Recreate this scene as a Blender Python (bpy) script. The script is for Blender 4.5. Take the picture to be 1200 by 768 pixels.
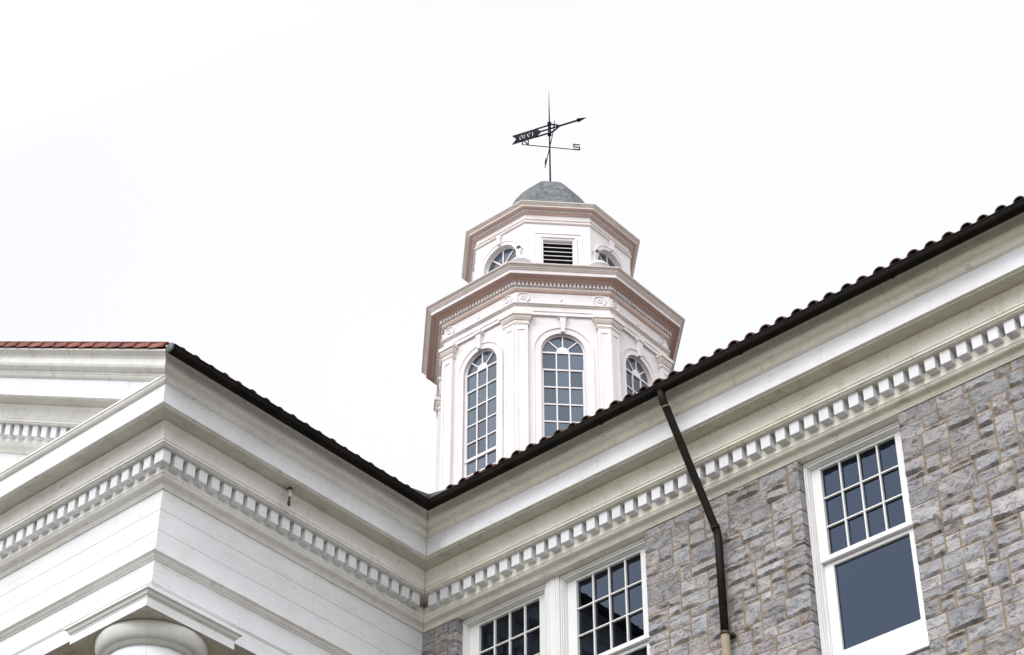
import bpy, bmesh, math, random
from mathutils import Vector, Matrix, noise
random.seed(7)
R = math.radians
for o_ in list(bpy.data.objects): bpy.data.objects.remove(o_)
scene = bpy.context.scene
COL = scene.collection

# ------------------------------------------------------------------ camera
cam_d = bpy.data.cameras.new('camera'); cam = bpy.data.objects.new('camera', cam_d); COL.objects.link(cam)
YAW, PITCH, ROLL = -0.7210478570, 0.6684025896, -0.00134888
cy_, sy_, cp_, sp_ = math.cos(YAW), math.sin(YAW), math.cos(PITCH), math.sin(PITCH)
fw = Vector((sy_*cp_, cy_*cp_, sp_)); rt = Vector((cy_, -sy_, 0)); up = rt.cross(fw)
rt2 = rt*math.cos(ROLL)+up*math.sin(ROLL); up2 = -rt*math.sin(ROLL)+up*math.cos(ROLL)
M = Matrix((( rt2.x, up2.x, -fw.x, 19.2139255), (rt2.y, up2.y, -fw.y, -19.894131), (rt2.z, up2.z, -fw.z, 0.0), (0,0,0,1)))
cam.matrix_world = M
cam_d.sensor_width = 36; cam_d.lens = 2558.4325/1200*36; cam_d.clip_end = 6000; cam_d.clip_start = 0.1
scene.camera = cam
scene.render.resolution_x = 1024; scene.render.resolution_y = 655
scene.view_settings.view_transform = 'Standard'; scene.view_settings.look = 'None'
scene.view_settings.exposure = 0.06; scene.view_settings.gamma = 1.0
GZ = -1.6                                   # ground level, eye height 1.6 m below the lens

# ------------------------------------------------------------------ world: bright overcast
SUN_EL, SUN_AZ = R(38), R(168)              # azimuth clockwise from +Y: in front of the facade, a little to the right
w = bpy.data.worlds.new('World'); scene.world = w; w.use_nodes = True
nt = w.node_tree; nt.nodes.clear()
out = nt.nodes.new('ShaderNodeOutputWorld'); mixs = nt.nodes.new('ShaderNodeMixShader')
bg1 = nt.nodes.new('ShaderNodeBackground'); bg2 = nt.nodes.new('ShaderNodeBackground')
sky = nt.nodes.new('ShaderNodeTexSky'); sky.sky_type = 'NISHITA'; sky.sun_disc = False
sky.sun_elevation = SUN_EL; sky.sun_rotation = SUN_AZ
nt.links.new(sky.outputs[0], bg1.inputs[0]); bg1.inputs[1].default_value = 0.10
tc = nt.nodes.new('ShaderNodeTexCoord')
sd = Vector((math.sin(SUN_AZ)*math.cos(SUN_EL), math.cos(SUN_AZ)*math.cos(SUN_EL), math.sin(SUN_EL)))
dot = nt.nodes.new('ShaderNodeVectorMath'); dot.operation = 'DOT_PRODUCT'; dot.inputs[1].default_value = sd
nt.links.new(tc.outputs['Generated'], dot.inputs[0])
mr = nt.nodes.new('ShaderNodeMapRange'); mr.inputs[1].default_value = 0.0; mr.inputs[2].default_value = 1.0
mr.inputs[3].default_value = 0.995; mr.inputs[4].default_value = 2.75
nt.links.new(dot.outputs['Value'], mr.inputs[0])
cn = nt.nodes.new('ShaderNodeTexNoise'); cn.inputs['Scale'].default_value = 2.2; cn.inputs['Detail'].default_value = 5
nt.links.new(tc.outputs['Generated'], cn.inputs['Vector'])
cm = nt.nodes.new('ShaderNodeMapRange'); cm.inputs[3].default_value = 0.965; cm.inputs[4].default_value = 1.06
nt.links.new(cn.outputs[0], cm.inputs[0])
mu = nt.nodes.new('ShaderNodeMath'); mu.operation = 'MULTIPLY'
nt.links.new(mr.outputs[0], mu.inputs[0]); nt.links.new(cm.outputs[0], mu.inputs[1])
cn2 = nt.nodes.new('ShaderNodeTexNoise'); cn2.inputs['Scale'].default_value = 1.7; cn2.inputs['Detail'].default_value = 6; cn2.inputs['Distortion'].default_value = 0.6
nt.links.new(tc.outputs['Generated'], cn2.inputs['Vector'])
crs = nt.nodes.new('ShaderNodeValToRGB'); crs.color_ramp.elements[0].position = 0.40; crs.color_ramp.elements[1].position = 0.62
crs.color_ramp.elements[0].color = (0.945, 0.950, 1.0, 1); crs.color_ramp.elements[1].color = (0.985, 0.985, 1.0, 1)
nt.links.new(cn2.outputs[0], crs.inputs[0]); nt.links.new(crs.outputs[0], bg2.inputs[0])
nt.links.new(mu.outputs[0], bg2.inputs[1])
mixs.inputs[0].default_value = 0.96
nt.links.new(bg1.outputs[0], mixs.inputs[1]); nt.links.new(bg2.outputs[0], mixs.inputs[2]); nt.links.new(mixs.outputs[0], out.inputs[0])

sl = bpy.data.lights.new('sun', 'SUN'); sl.energy = 1.1; sl.angle = R(14); sl.color = (1.0, 0.975, 0.94)
so = bpy.data.objects.new('sun', sl); COL.objects.link(so); so.rotation_euler = (-sd).to_track_quat('-Z', 'Y').to_euler()

# ------------------------------------------------------------------ materials
def mat(name): 
    m = bpy.data.materials.new(name); m.use_nodes = True
    return m, m.node_tree, m.node_tree.nodes['Principled BSDF']
def N(t, k, **kw):
    n = t.nodes.new(k)
    for a, b in kw.items():
        if a.startswith('i_'): n.inputs[int(a[2:])].default_value = b
        else: setattr(n, a, b)
    return n
def tint_noise(t, coords, scale, c0, c1, lo=0.35, hi=0.65, detail=4, stretch=None):
    tex = N(t, 'ShaderNodeTexNoise'); tex.inputs['Scale'].default_value = scale; tex.inputs['Detail'].default_value = detail
    if stretch:
        mp = N(t, 'ShaderNodeMapping'); mp.inputs['Scale'].default_value = stretch
        t.links.new(coords, mp.inputs[0]); t.links.new(mp.outputs[0], tex.inputs['Vector'])
    else: t.links.new(coords, tex.inputs['Vector'])
    cr = N(t, 'ShaderNodeValToRGB'); cr.color_ramp.elements[0].position = lo; cr.color_ramp.elements[1].position = hi
    cr.color_ramp.elements[0].color = (*c0, 1); cr.color_ramp.elements[1].color = (*c1, 1)
    t.links.new(tex.outputs[0], cr.inputs[0]); return cr.outputs[0]
def mix(t, a, b, fac, mode='MULTIPLY'):
    m = N(t, 'ShaderNodeMix', data_type='RGBA', blend_type=mode)
    if isinstance(fac, float): m.inputs[0].default_value = fac
    else: t.links.new(fac, m.inputs[0])
    for i, v in ((6, a), (7, b)):
        if isinstance(v, tuple): m.inputs[i].default_value = (*v, 1)
        else: t.links.new(v, m.inputs[i])
    return m.outputs[2]
def bump(t, bsdf, src, strength, dist):
    b = N(t, 'ShaderNodeBump'); b.inputs['Strength'].default_value = strength; b.inputs['Distance'].default_value = dist
    t.links.new(src, b.inputs['Height']); t.links.new(b.outputs[0], bsdf.inputs['Normal'])

def paint(name, base, dirt, amount=0.6, rough=0.5, seams=0):
    m, t, b = mat(name); g = N(t, 'ShaderNodeTexCoord').outputs['Object']
    big = tint_noise(t, g, 1.3, (0.90, 0.90, 0.89), (1.0, 1.0, 1.0), 0.3, 0.7, 5)
    c = mix(t, base, big, 1.0)
    # specks of chipped paint and thin grime drawn out along the boards
    spk = tint_noise(t, g, 9.0, (1, 1, 1), (0, 0, 0), 0.27, 0.36, 6)
    st = tint_noise(t, g, 3.0, (0, 0, 0), (1, 1, 1), 0.52, 0.78, 7, (1, 1, 2.2))
    fac = N(t, 'ShaderNodeMath', operation='MULTIPLY'); t.links.new(st, fac.inputs[0]); fac.inputs[1].default_value = 0.35*amount
    c = mix(t, c, dirt, fac.outputs[0], 'MIX')
    f2 = N(t, 'ShaderNodeMath', operation='MULTIPLY'); t.links.new(spk, f2.inputs[0]); f2.inputs[1].default_value = 0.5*amount
    c = mix(t, c, dirt, f2.outputs[0], 'MIX')
    # drips: thin vertical rain streaks
    dr = tint_noise(t, g, 5.0, (0, 0, 0), (1, 1, 1), 0.56, 0.80, 4, (2.5, 2.5, 0.22))
    f3 = N(t, 'ShaderNodeMath', operation='MULTIPLY'); t.links.new(dr, f3.inputs[0]); f3.inputs[1].default_value = 0.34*amount
    c = mix(t, c, dirt, f3.outputs[0], 'MIX')
    if seams:                                   # butt joints between board lengths, dirt in the mitres
        sx = N(t, 'ShaderNodeSeparateXYZ'); t.links.new(g, sx.inputs[0])
        def M_(op, a, b_):
            q = N(t, 'ShaderNodeMath', operation=op)
            for i_, v in enumerate((a, b_)):
                if isinstance(v, float): q.inputs[i_].default_value = v
                else: t.links.new(v, q.inputs[i_])
            return q.outputs[0]
        masks = []
        for o_, off in (('X', seams), ('Y', seams+1.3)):
            fr = M_('FRACT', M_('MULTIPLY', M_('ADD', sx.outputs[o_], 37.0-off), 1/3.7), 0.0)
            masks.append(M_('LESS_THAN', fr, 0.0014))
        for off in (0.0, 5.0):
            ab = M_('ABSOLUTE', M_('ADD', M_('ADD', sx.outputs['X'], sx.outputs['Y']), off), 0.0)
            masks.append(M_('LESS_THAN', ab, 0.008 if off == 0.0 else 0.004))
        tot = masks[0]
        for q in masks[1:]: tot = M_('MAXIMUM', tot, q)
        hn = N(t, 'ShaderNodeTexNoise'); hn.inputs['Scale'].default_value = 3.0; hn.inputs['Detail'].default_value = 3
        hm = N(t, 'ShaderNodeMapping'); hm.inputs['Scale'].default_value = (0.22, 0.22, 6.0)
        t.links.new(g, hm.inputs[0]); t.links.new(hm.outputs[0], hn.inputs['Vector'])
        gn = N(t, 'ShaderNodeTexNoise'); gn.inputs['Scale'].default_value = 1.1; gn.inputs['Detail'].default_value = 5; t.links.new(g, gn.inputs['Vector'])
        hair = M_('MULTIPLY', M_('LESS_THAN', M_('ABSOLUTE', M_('SUBTRACT', hn.outputs[0], 0.5), 0.0), 0.007), M_('GREATER_THAN', gn.outputs[0], 0.50))
        tot = M_('MAXIMUM', tot, M_('MULTIPLY', hair, 0.6))
        nz = N(t, 'ShaderNodeTexNoise'); nz.inputs['Scale'].default_value = 18; t.links.new(g, nz.inputs['Vector'])
        tot = M_('MULTIPLY', tot, M_('MULTIPLY', nz.outputs[0], 0.85))
        c = mix(t, c, (0.20, 0.15, 0.10), tot, 'MIX')
    t.links.new(c, b.inputs['Base Color']); b.inputs['Roughness'].default_value = rough
    n = N(t, 'ShaderNodeTexNoise'); n.inputs['Scale'].default_value = 14; n.inputs['Detail'].default_value = 6
    t.links.new(g, n.inputs['Vector']); bump(t, b, n.outputs[0], 0.12, 0.006)
    return m
P_WHITE = paint('white_paint', (0.745, 0.757, 0.785), (0.42, 0.38, 0.31), 0.45, seams=0.2)
P_CREAM = paint('weathered_cream_paint', (0.80, 0.765, 0.685), (0.36, 0.305, 0.215), 0.9, seams=1.3)
P_IVORY = paint('ivory_paint', (0.80, 0.79, 0.765), (0.38, 0.34, 0.27), 0.8, seams=1.3)
P_SOFFIT_SHADE = paint('shade_darkened_soffit_paint', (0.56, 0.53, 0.46), (0.25, 0.21, 0.15), 0.9, seams=2.9)  # base darkened so the undersides carry shade in their paint colour
P_TOWER = paint('cupola_paint', (0.745, 0.712, 0.725), (0.48, 0.40, 0.38), 0.6)
P_TOWBOUNCE = paint('cupola_cornice_bounce_tint', (0.60, 0.44, 0.385), (0.32, 0.20, 0.165), 0.7)  # warm roof bounce and shading painted into the cupola soffit and cove colour
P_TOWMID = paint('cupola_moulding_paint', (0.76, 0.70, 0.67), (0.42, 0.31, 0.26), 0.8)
P_SASH = paint('sash_paint', (0.80, 0.80, 0.80), (0.45, 0.42, 0.36), 0.15)
P_GREYW = paint('grey_white_paint', (0.62, 0.62, 0.60), (0.35, 0.33, 0.26), 0.8)

m, t, b = mat('dark_joint'); b.inputs['Base Color'].default_value = (0.40, 0.38, 0.34, 1); b.inputs['Roughness'].default_value = 0.9; JOINT = m

def stone_mat():
    m, t, b = mat('grey_limestone'); tc = N(t, 'ShaderNodeTexCoord'); g = tc.outputs['Object']
    va = N(t, 'ShaderNodeVertexColor'); va.layer_name = 'tone'
    cl = tint_noise(t, g, 5.0, (0.76, 0.76, 0.78), (1.18, 1.16, 1.14), 0.3, 0.7, 8)
    c = mix(t, va.outputs[0], cl, 1.0)
    vein = N(t, 'ShaderNodeTexNoise'); vein.inputs['Scale'].default_value = 7; vein.inputs['Detail'].default_value = 9; vein.inputs['Distortion'].default_value = 1.6
    mp = N(t, 'ShaderNodeMapping'); mp.inputs['Scale'].default_value = (1.2, 1, 1.9); mp.inputs['Rotation'].default_value = (0, 0.1, 0)
    t.links.new(g, mp.inputs[0]); t.links.new(mp.outputs[0], vein.inputs['Vector'])
    cr = N(t, 'ShaderNodeValToRGB'); e = cr.color_ramp.elements
    e[0].position = 0.36; e[0].color = (0.30, 0.29, 0.30, 1); e[1].position = 0.46; e[1].color = (1, 1, 1, 1)
    t.links.new(vein.outputs[0], cr.inputs[0]); c = mix(t, c, cr.outputs[0], 0.65)
    br = tint_noise(t, g, 2.6, (0, 0, 0), (1, 1, 1), 0.60, 0.78, 5)
    f = N(t, 'ShaderNodeMath', operation='MULTIPLY'); t.links.new(br, f.inputs[0]); f.inputs[1].default_value = 0.22
    c = mix(t, c, (0.24, 0.19, 0.15), f.outputs[0], 'MIX')
    t.links.new(c, b.inputs['Base Color']); b.inputs['Roughness'].default_value = 0.85
    n1 = N(t, 'ShaderNodeTexNoise'); n1.inputs['Scale'].default_value = 26; n1.inputs['Detail'].default_value = 8; n1.inputs['Roughness'].default_value = 0.65
    t.links.new(g, n1.inputs['Vector']); bump(t, b, n1.outputs[0], 1.0, 0.030)
    return m
STONE = stone_mat()
def simple(name, c0, c1, scale, rough, bs=0.3, bd=0.01, metallic=0.0, detail=5, spec=0.5, tone=False):
    m, t, b = mat(name); b.inputs['Specular IOR Level'].default_value = spec; g = N(t, 'ShaderNodeTexCoord').outputs['Object']
    cc = tint_noise(t, g, scale, c0, c1, 0.3, 0.7, detail)
    if tone:
        va = N(t, 'ShaderNodeVertexColor'); va.layer_name = 'tone'; cc = mix(t, cc, va.outputs[0], 1.0)
    t.links.new(cc, b.inputs['Base Color'])
    b.inputs['Roughness'].default_value = rough; b.inputs['Metallic'].default_value = metallic
    n = N(t, 'ShaderNodeTexNoise'); n.inputs['Scale'].default_value = scale*4; n.inputs['Detail'].default_value = 6
    t.links.new(g, n.inputs['Vector']); bump(t, b, n.outputs[0], bs, bd); return m
MORTAR = simple('brown_mortar', (0.16, 0.115, 0.072), (0.31, 0.235, 0.155), 5, 0.95, 0.8, 0.02)
BRONZE = simple('dark_weathered_copper', (0.003, 0.003, 0.003), (0.013, 0.009, 0.007), 2.5, 0.6, 0.7, 0.02, 0.0, spec=0.08)
PIPE = simple('dark_brown_downspout_metal', (0.005, 0.004, 0.003), (0.020, 0.013, 0.009), 6, 0.5, 0.3, 0.006, 0.0, spec=0.15)
PIPE2 = simple('tan_painted_pipe', (0.22, 0.17, 0.11), (0.32, 0.27, 0.19), 6, 0.55)
PATINA = simple('green_patina_copper', (0.06, 0.085, 0.075), (0.12, 0.155, 0.135), 20, 0.7)
TILE = simple('terracotta_tile', (0.15, 0.042, 0.032), (0.27, 0.080, 0.060), 3.3, 0.8, 0.5, 0.01, tone=True)
TILE_D = simple('dark_terracotta_tile', (0.036, 0.013, 0.011), (0.085, 0.028, 0.022), 4, 0.8, 0.5, 0.01, tone=True)
PAN = simple('roof_pan_tile', (0.05, 0.018, 0.013), (0.12, 0.04, 0.028), 4, 0.85)
FLASH = simple('slate_grey_flashing', (0.05, 0.06, 0.065), (0.10, 0.115, 0.12), 5, 0.5, 0.3, 0.01, 0.4)
IRON = simple('black_iron', (0.004, 0.004, 0.007), (0.010, 0.009, 0.014), 12, 0.6, spec=0.1)
BRASS = simple('old_brass', (0.05, 0.04, 0.025), (0.10, 0.08, 0.05), 20, 0.4, 0.2, 0.004, 0.6)
LAMPG = simple('grey_green_lamp_metal', (0.07, 0.08, 0.07), (0.13, 0.14, 0.12), 20, 0.5)
def dome_mat():
    m, t, b = mat('grey_slate_shingle'); tc = N(t, 'ShaderNodeTexCoord'); g = tc.outputs['Object']
    va = N(t, 'ShaderNodeVertexColor'); va.layer_name = 'tone'
    c = mix(t, va.outputs[0], tint_noise(t, g, 12, (0.6, 0.62, 0.62), (1.3, 1.3, 1.25), 0.3, 0.7, 6), 1.0)
    t.links.new(c, b.inputs['Base Color']); b.inputs['Roughness'].default_value = 0.65
    n = N(t, 'ShaderNodeTexNoise'); n.inputs['Scale'].default_value = 60; t.links.new(g, n.inputs['Vector']); bump(t, b, n.outputs[0], 0.5, 0.006)
    return m
SLATE = dome_mat()
def glass(name, base, spec_tint, wav=0.12, rough=0.015, ior=1.52, tone=False):
    m, t, b = mat(name); g = N(t, 'ShaderNodeTexCoord').outputs['Object']
    b.inputs['Base Color'].default_value = (*base, 1)
    if tone:
        va = N(t, 'ShaderNodeVertexColor'); va.layer_name = 'tone'; t.links.new(mix(t, base, va.outputs[0], 1.0), b.inputs['Base Color'])
    b.inputs['Roughness'].default_value = rough
    b.inputs['IOR'].default_value = ior
    b.inputs['Specular Tint'].default_value = (*spec_tint, 1)
    n = N(t, 'ShaderNodeTexNoise'); n.inputs['Scale'].default_value = 1.6; n.inputs['Detail'].default_value = 2
    t.links.new(g, n.inputs['Vector']); bump(t, b, n.outputs[0], wav, 0.02); return m
GLASS = glass('window_glass', (0.0015, 0.0018, 0.0025), (0.48, 0.66, 1.0), 0.16, 0.012, 1.62)
GLASS_T = glass('cupola_window_glass', (0.055, 0.066, 0.082), (0.72, 0.86, 1.0), 0.35, 0.03, 1.6, tone=True)
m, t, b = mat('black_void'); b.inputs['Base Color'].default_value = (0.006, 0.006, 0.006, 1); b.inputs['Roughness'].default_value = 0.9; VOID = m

# ------------------------------------------------------------------ mesh kit
class MB:
    def __init__(s): s.v = []; s.f = []; s.m = []; s.c = []; s.smooth = []
    def vert(s, p): s.v.append(tuple(p)); return len(s.v)-1
    def face(s, idx, mi=0, col=None, sm=False): s.f.append(tuple(idx)); s.m.append(mi); s.c.append(col); s.smooth.append(sm)
    def poly(s, pts, mi=0, col=None): s.face([s.vert(p) for p in pts], mi, col)
    def box(s, x0, x1, y0, y1, z0, z1, mi=0, f=None, col=None):
        ps = [(x, y, z) for z in (z0, z1) for y in (y0, y1) for x in (x0, x1)]
        if f: ps = [f(*p) for p in ps]
        i = [s.vert(p) for p in ps]
        for q in ((0,2,3,1), (4,5,7,6), (0,1,5,4), (1,3,7,5), (3,2,6,7), (2,0,4,6)): s.face([i[k] for k in q], mi, col)
    def tube(s, pts, r, n=10, mi=0, cap=True):
        pts = [Vector(p) for p in pts]; rs = r if isinstance(r, (list, tuple)) else [r]*len(pts); rings = []
        for k, p in enumerate(pts):
            d = (pts[min(k+1, len(pts)-1)]-pts[max(k-1, 0)]).normalized()
            a = d.cross(Vector((0.31, 0.95, 0.02))) if abs(d.z) > 0.9 else d.cross(Vector((0, 0, 1)))
            a.normalize(); bb = d.cross(a)
            rings.append([s.vert(p+(a*math.cos(2*math.pi*j/n)+bb*math.sin(2*math.pi*j/n))*rs[k]) for j in range(n)])
        for k in range(len(pts)-1):
            for j in range(n): s.face((rings[k][j], rings[k][(j+1)%n], rings[k+1][(j+1)%n], rings[k+1][j]), mi, None, True)
        if cap: s.face(rings[0][::-1], mi); s.face(rings[-1], mi)
    def lathe(s, c, prof, n=32, mi=0, sm=True, a0=0.0, col=None):
        rings = [[s.vert((c[0]+r*math.cos(a0+2*math.pi*j/n), c[1]+r*math.sin(a0+2*math.pi*j/n), c[2]+z)) for j in range(n)] for r, z in prof]
        for k in range(len(prof)-1):
            for j in range(n): s.face((rings[k][j], rings[k][(j+1)%n], rings[k+1][(j+1)%n], rings[k+1][j]), mi, col, sm)
        s.face(rings[0][::-1], mi, col); s.face(rings[-1], mi, col)
    def sweep(s, path, prof, segs=None, mis=None, closed=False, f=None, caps=True):
        """prof: closed loop of (o,z); o grows to the right of the direction of travel, mitred at path vertices"""
        n = len(path); P = [Vector((p[0], p[1])) for p in path]
        def nd(i, j): d = (P[j]-P[i]).normalized(); return Vector((d.y, -d.x))
        offs = []
        for i in range(n):
            a = nd(i-1, i) if (i > 0 or closed) else None
            b_ = nd(i, (i+1) % n) if (i < n-1 or closed) else None
            if a is None: a = b_
            if b_ is None: b_ = a
            offs.append((a+b_)/(1+a.dot(b_)))
        ns = n if closed else n-1
        for k in (segs if segs is not None else range(ns)):
            i, j = k, (k+1) % n; A = []; B = []
            for o, z in prof:
                pa = P[i]+offs[i]*o; pb = P[j]+offs[j]*o
                qa, qb = (pa.x, pa.y, z), (pb.x, pb.y, z)
                if f: qa, qb = f(*qa), f(*qb)
                A.append(s.vert(qa)); B.append(s.vert(qb))
            m_ = len(prof)
            for q in range(m_):
                q2 = (q+1) % m_
                s.face((A[q], A[q2], B[q2], B[q]), mis[q] if mis else 0)
            if caps and not closed: s.face(A[::-1], 0); s.face(B, 0)
    def build(s, name, mats, parent=None, bevel=0.0):
        me = bpy.data.meshes.new(name); me.from_pydata(s.v, [], s.f)
        for mm in (mats if isinstance(mats, (list, tuple)) else [mats]): me.materials.append(mm)
        me.polygons.foreach_set('material_index', s.m); me.polygons.foreach_set('use_smooth', s.smooth)
        if any(c is not None for c in s.c):
            ca = me.color_attributes.new('tone', 'FLOAT_COLOR', 'CORNER')
            li = 0
            for p_, c in zip(me.polygons, s.c):
                for l in p_.loop_indices: ca.data[l].color = (*(c or (1, 1, 1)), 1)
        me.update()
        bm = bmesh.new(); bm.from_mesh(me); bmesh.ops.recalc_face_normals(bm, faces=bm.faces) if len(s.f) < 60000 else None
        bm.to_mesh(me); bm.free()
        o = bpy.data.objects.new(name, me); COL.objects.link(o)
        if parent: o.parent = parent
        if bevel:
            bv = o.modifiers.new('bevel', 'BEVEL'); bv.width = bevel; bv.segments = 1; bv.limit_method = 'ANGLE'; bv.angle_limit = R(50)
        return o
def thing(name, label, cat, loc=(0, 0, 0), group=None):
    o = bpy.data.objects.new(name, None); COL.objects.link(o); o.location = loc; o.empty_display_size = 0.3
    o['label'] = label; o['category'] = cat
    if group: o['group'] = group
    return o
def tag(o, label, cat, group=None):
    o['label'] = label; o['category'] = cat
    if group: o['group'] = group
    return o

# ------------------------------------------------------------------ ground
def ground():
    m, t, b = mat('lawn_and_dry_soil'); g = N(t, 'ShaderNodeTexCoord').outputs['Object']
    c = mix(t, tint_noise(t, g, 0.05, (0.045, 0.050, 0.022), (0.10, 0.09, 0.055), 0.4, 0.6, 8), tint_noise(t, g, 6, (0.7, 0.7, 0.7), (1.2, 1.2, 1.1), 0.3, 0.7, 8), 1.0)
    t.links.new(c, b.inputs['Base Color']); b.inputs['Roughness'].default_value = 0.95
    mb = MB(); n = 40; S = 2500
    cs = [math.copysign(abs(-1+2*i/n)**2.2*S, -1+2*i/n) for i in range(n+1)]
    ids = [[mb.vert((x, y, GZ)) for x in cs] for y in cs]
    for i in range(n):
        for j in range(n): mb.face((ids[i][j], ids[i][j+1], ids[i+1][j+1], ids[i+1][j]))
    o = mb.build('ground', m); o['kind'] = 'structure'
    m, t, b = mat('brick_and_concrete_paving'); g = N(t, 'ShaderNodeTexCoord').outputs['Object']
    c = mix(t, tint_noise(t, g, 0.6, (0.10, 0.088, 0.07), (0.15, 0.132, 0.105), 0.35, 0.65, 6), tint_noise(t, g, 9, (0.8, 0.8, 0.8), (1.1, 1.1, 1.1), 0.3, 0.7, 5), 1.0)
    t.links.new(c, b.inputs['Base Color']); b.inputs['Roughness'].default_value = 0.9
    mb = MB(); z = GZ+0.004
    mb.poly([(-20, -24, z), (40, -24, z), (40, -7.6, z), (-20, -7.6, z)])
    mb.poly([(0.6, -7.6, z), (40, -7.6, z), (40, -0.12, z), (0.6, -0.12, z)])
    o = mb.build('pavement', m); o['kind'] = 'structure'
ground()

# ------------------------------------------------------------------ main cornice profile (o = projection, z)
SL = 0.5175                                # roof slope
def arc(p0, p1, bulge, n=5):
    """curve from p0 to p1, bulge>0 swells to the left of travel"""
    a, b_ = Vector(p0), Vector(p1); d = b_-a; nrm = Vector((-d.y, d.x)); r = []
    for i in range(n+1):
        u = i/n; r.append(tuple(a+d*u+nrm*bulge*4*u*(1-u)))
    return r
def ogee(p0, p1, b, n=4):
    mid = ((p0[0]+p1[0])/2, (p0[1]+p1[1])/2)
    return arc(p0, mid, b, n)+arc(mid, p1, -b, n)[1:]
def bed_prof():
    p = [(-0.12, 16.150), (0.020, 16.150), (0.028, 16.159), (0.028, 16.172)] + ogee((0.036, 16.176), (0.152, 16.268), 0.20) + [(0.162, 16.270), (0.162, 16.43), (0.09, 16.44), (0.09, 16.540), (-0.12, 16.540)]
    return p
def top_prof(cyma=True):
    p = [(-0.12, 16.5405), (0.345, 16.5405), (0.345, 16.555), (0.371, 16.558), (0.371, 16.590), (0.380, 16.592)]
    p += arc((0.384, 16.597), (0.440, 16.795), 0.16) + [(0.452, 16.803), (0.452, 16.830), (0.655, 16.832), (0.655, 16.848), (0.704, 16.852), (0.706, 17.134), (0.716, 17.138)]
    p += arc((0.720, 17.140), (0.768, 17.205), -0.12, 3) + [(0.779, 17.207), (0.779, 17.234)]
    if cyma: p += [(0.792, 17.236)] + ogee((0.796, 17.240), (0.985, 17.430), -0.22) + [(1.0, 17.433), (1.0, 17.462), (0.55, 17.35), (-0.12, 17.10)]
    else: p += [(0.3, 17.262), (-0.12, 17.28)]
    return p
BED, TOP, TOPF = bed_prof(), top_prof(), top_prof(False)
def mats_for(prof, lo=16.852, hi=17.137):  # 0 cream mouldings, 1 white fascia, 2 soffit darkened for shade
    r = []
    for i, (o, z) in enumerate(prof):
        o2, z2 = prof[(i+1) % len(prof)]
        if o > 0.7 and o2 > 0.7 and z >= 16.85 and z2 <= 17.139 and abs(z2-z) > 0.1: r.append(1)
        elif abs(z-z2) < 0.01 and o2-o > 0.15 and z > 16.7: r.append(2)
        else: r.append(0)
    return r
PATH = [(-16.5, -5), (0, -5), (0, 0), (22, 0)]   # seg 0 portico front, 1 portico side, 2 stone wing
CM = [P_CREAM, P_WHITE, P_SOFFIT_SHADE]

building = thing('stone_building', 'grey rough stone wing with white dentilled cornice, sash windows and red tile roof', 'building', (11, 0, GZ))
portico = thing('portico', 'white painted temple portico with pediment and round corner column left of the stone wing', 'portico', (-6.5, -5, GZ))
def at(parent, o):                                # keep world coordinates under an offset Empty
    o.parent = parent; o.matrix_parent_inverse = Matrix.Translation(parent.location).inverted(); return o
def part(mb, name, mats, parent, bevel=0.0):
    o = mb.build(name, mats, None, bevel)
    root = parent
    while root.parent: root = root.parent
    o.parent = parent
    o.matrix_parent_inverse = (Matrix.Translation(root.location)).inverted()
    return o

# NOTE: parts are modelled in world coordinates; first-level children carry the inverse of the Empty's offset, deeper ones none
def sub(mb, name, mats, parent, bevel=0.0):
    o = mb.build(name, mats, None, bevel); o.parent = parent; return o

# --- cornice of the stone wing
def cornice(parent, segs, full=True):
    mb = MB(); mb.sweep(PATH, BED, segs); tp = TOP if full else TOPF
    mb2 = mb; mb2.sweep(PATH, tp, segs, mats_for(tp))
    return part(mb, 'cornice', CM if parent is building else [P_IVORY, P_WHITE, P_SOFFIT_SHADE], parent)
def dentil(parent, x0, x1, y0, y1, f=None):
    j1, j2 = random.uniform(-.004, .003), random.uniform(-.004, .004)
    g_ = (lambda x, y, z: f(x, y, z)) if f else (lambda x, y, z: (x, y, z))
    mb = MB(); mb.box(x0, x1, y0, y1, 16.343+j1, 16.5385, 0, g_); return sub(mb, 'dentil', P_WHITE, parent, random.uniform(.003, .008))
c_main = cornice(building, [2])
for k in range(94):
    x = 0.362+k*0.2281+random.uniform(-.003, .003)
    if x > 21.8: break
    if k > 62 and x > 14.6: break
    j = random.uniform(-.003, .003)
    dentil(c_main, x+j, x+0.146+j, -0.285, -0.085)
mb = MB()
for k in range(64, 94): x = 0.362+k*0.2281; mb.box(x, x+0.146, -0.285, -0.085, 16.343, 16.5385)
sub(mb, 'dentil_row', P_WHITE, c_main, 0.004)['kind'] = 'stuff'

c_side = cornice(portico, [1])
ys = [-5.149+k*0.2170 for k in range(23)]
for k, y in enumerate(ys):
    if k == 0: dentil(c_side, 0.110, 0.285, -5.285, -5.149)
    elif y < -0.30: dentil(c_side, 0.085, 0.285, y-0.140, y)
c_front = cornice(portico, [0], False)
for k in range(30): x = -0.109-k*0.2208; dentil(c_front, x, x+0.137, -5.285, -5.085)
mb = MB()
for k in range(30, 73): x = -0.109-k*0.2208; mb.box(x, x+0.137, -5.285, -5.085, 16.343, 16.5385)
sub(mb, 'dentil_row', P_WHITE, c_front, 0.004)['kind'] = 'stuff'

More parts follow.
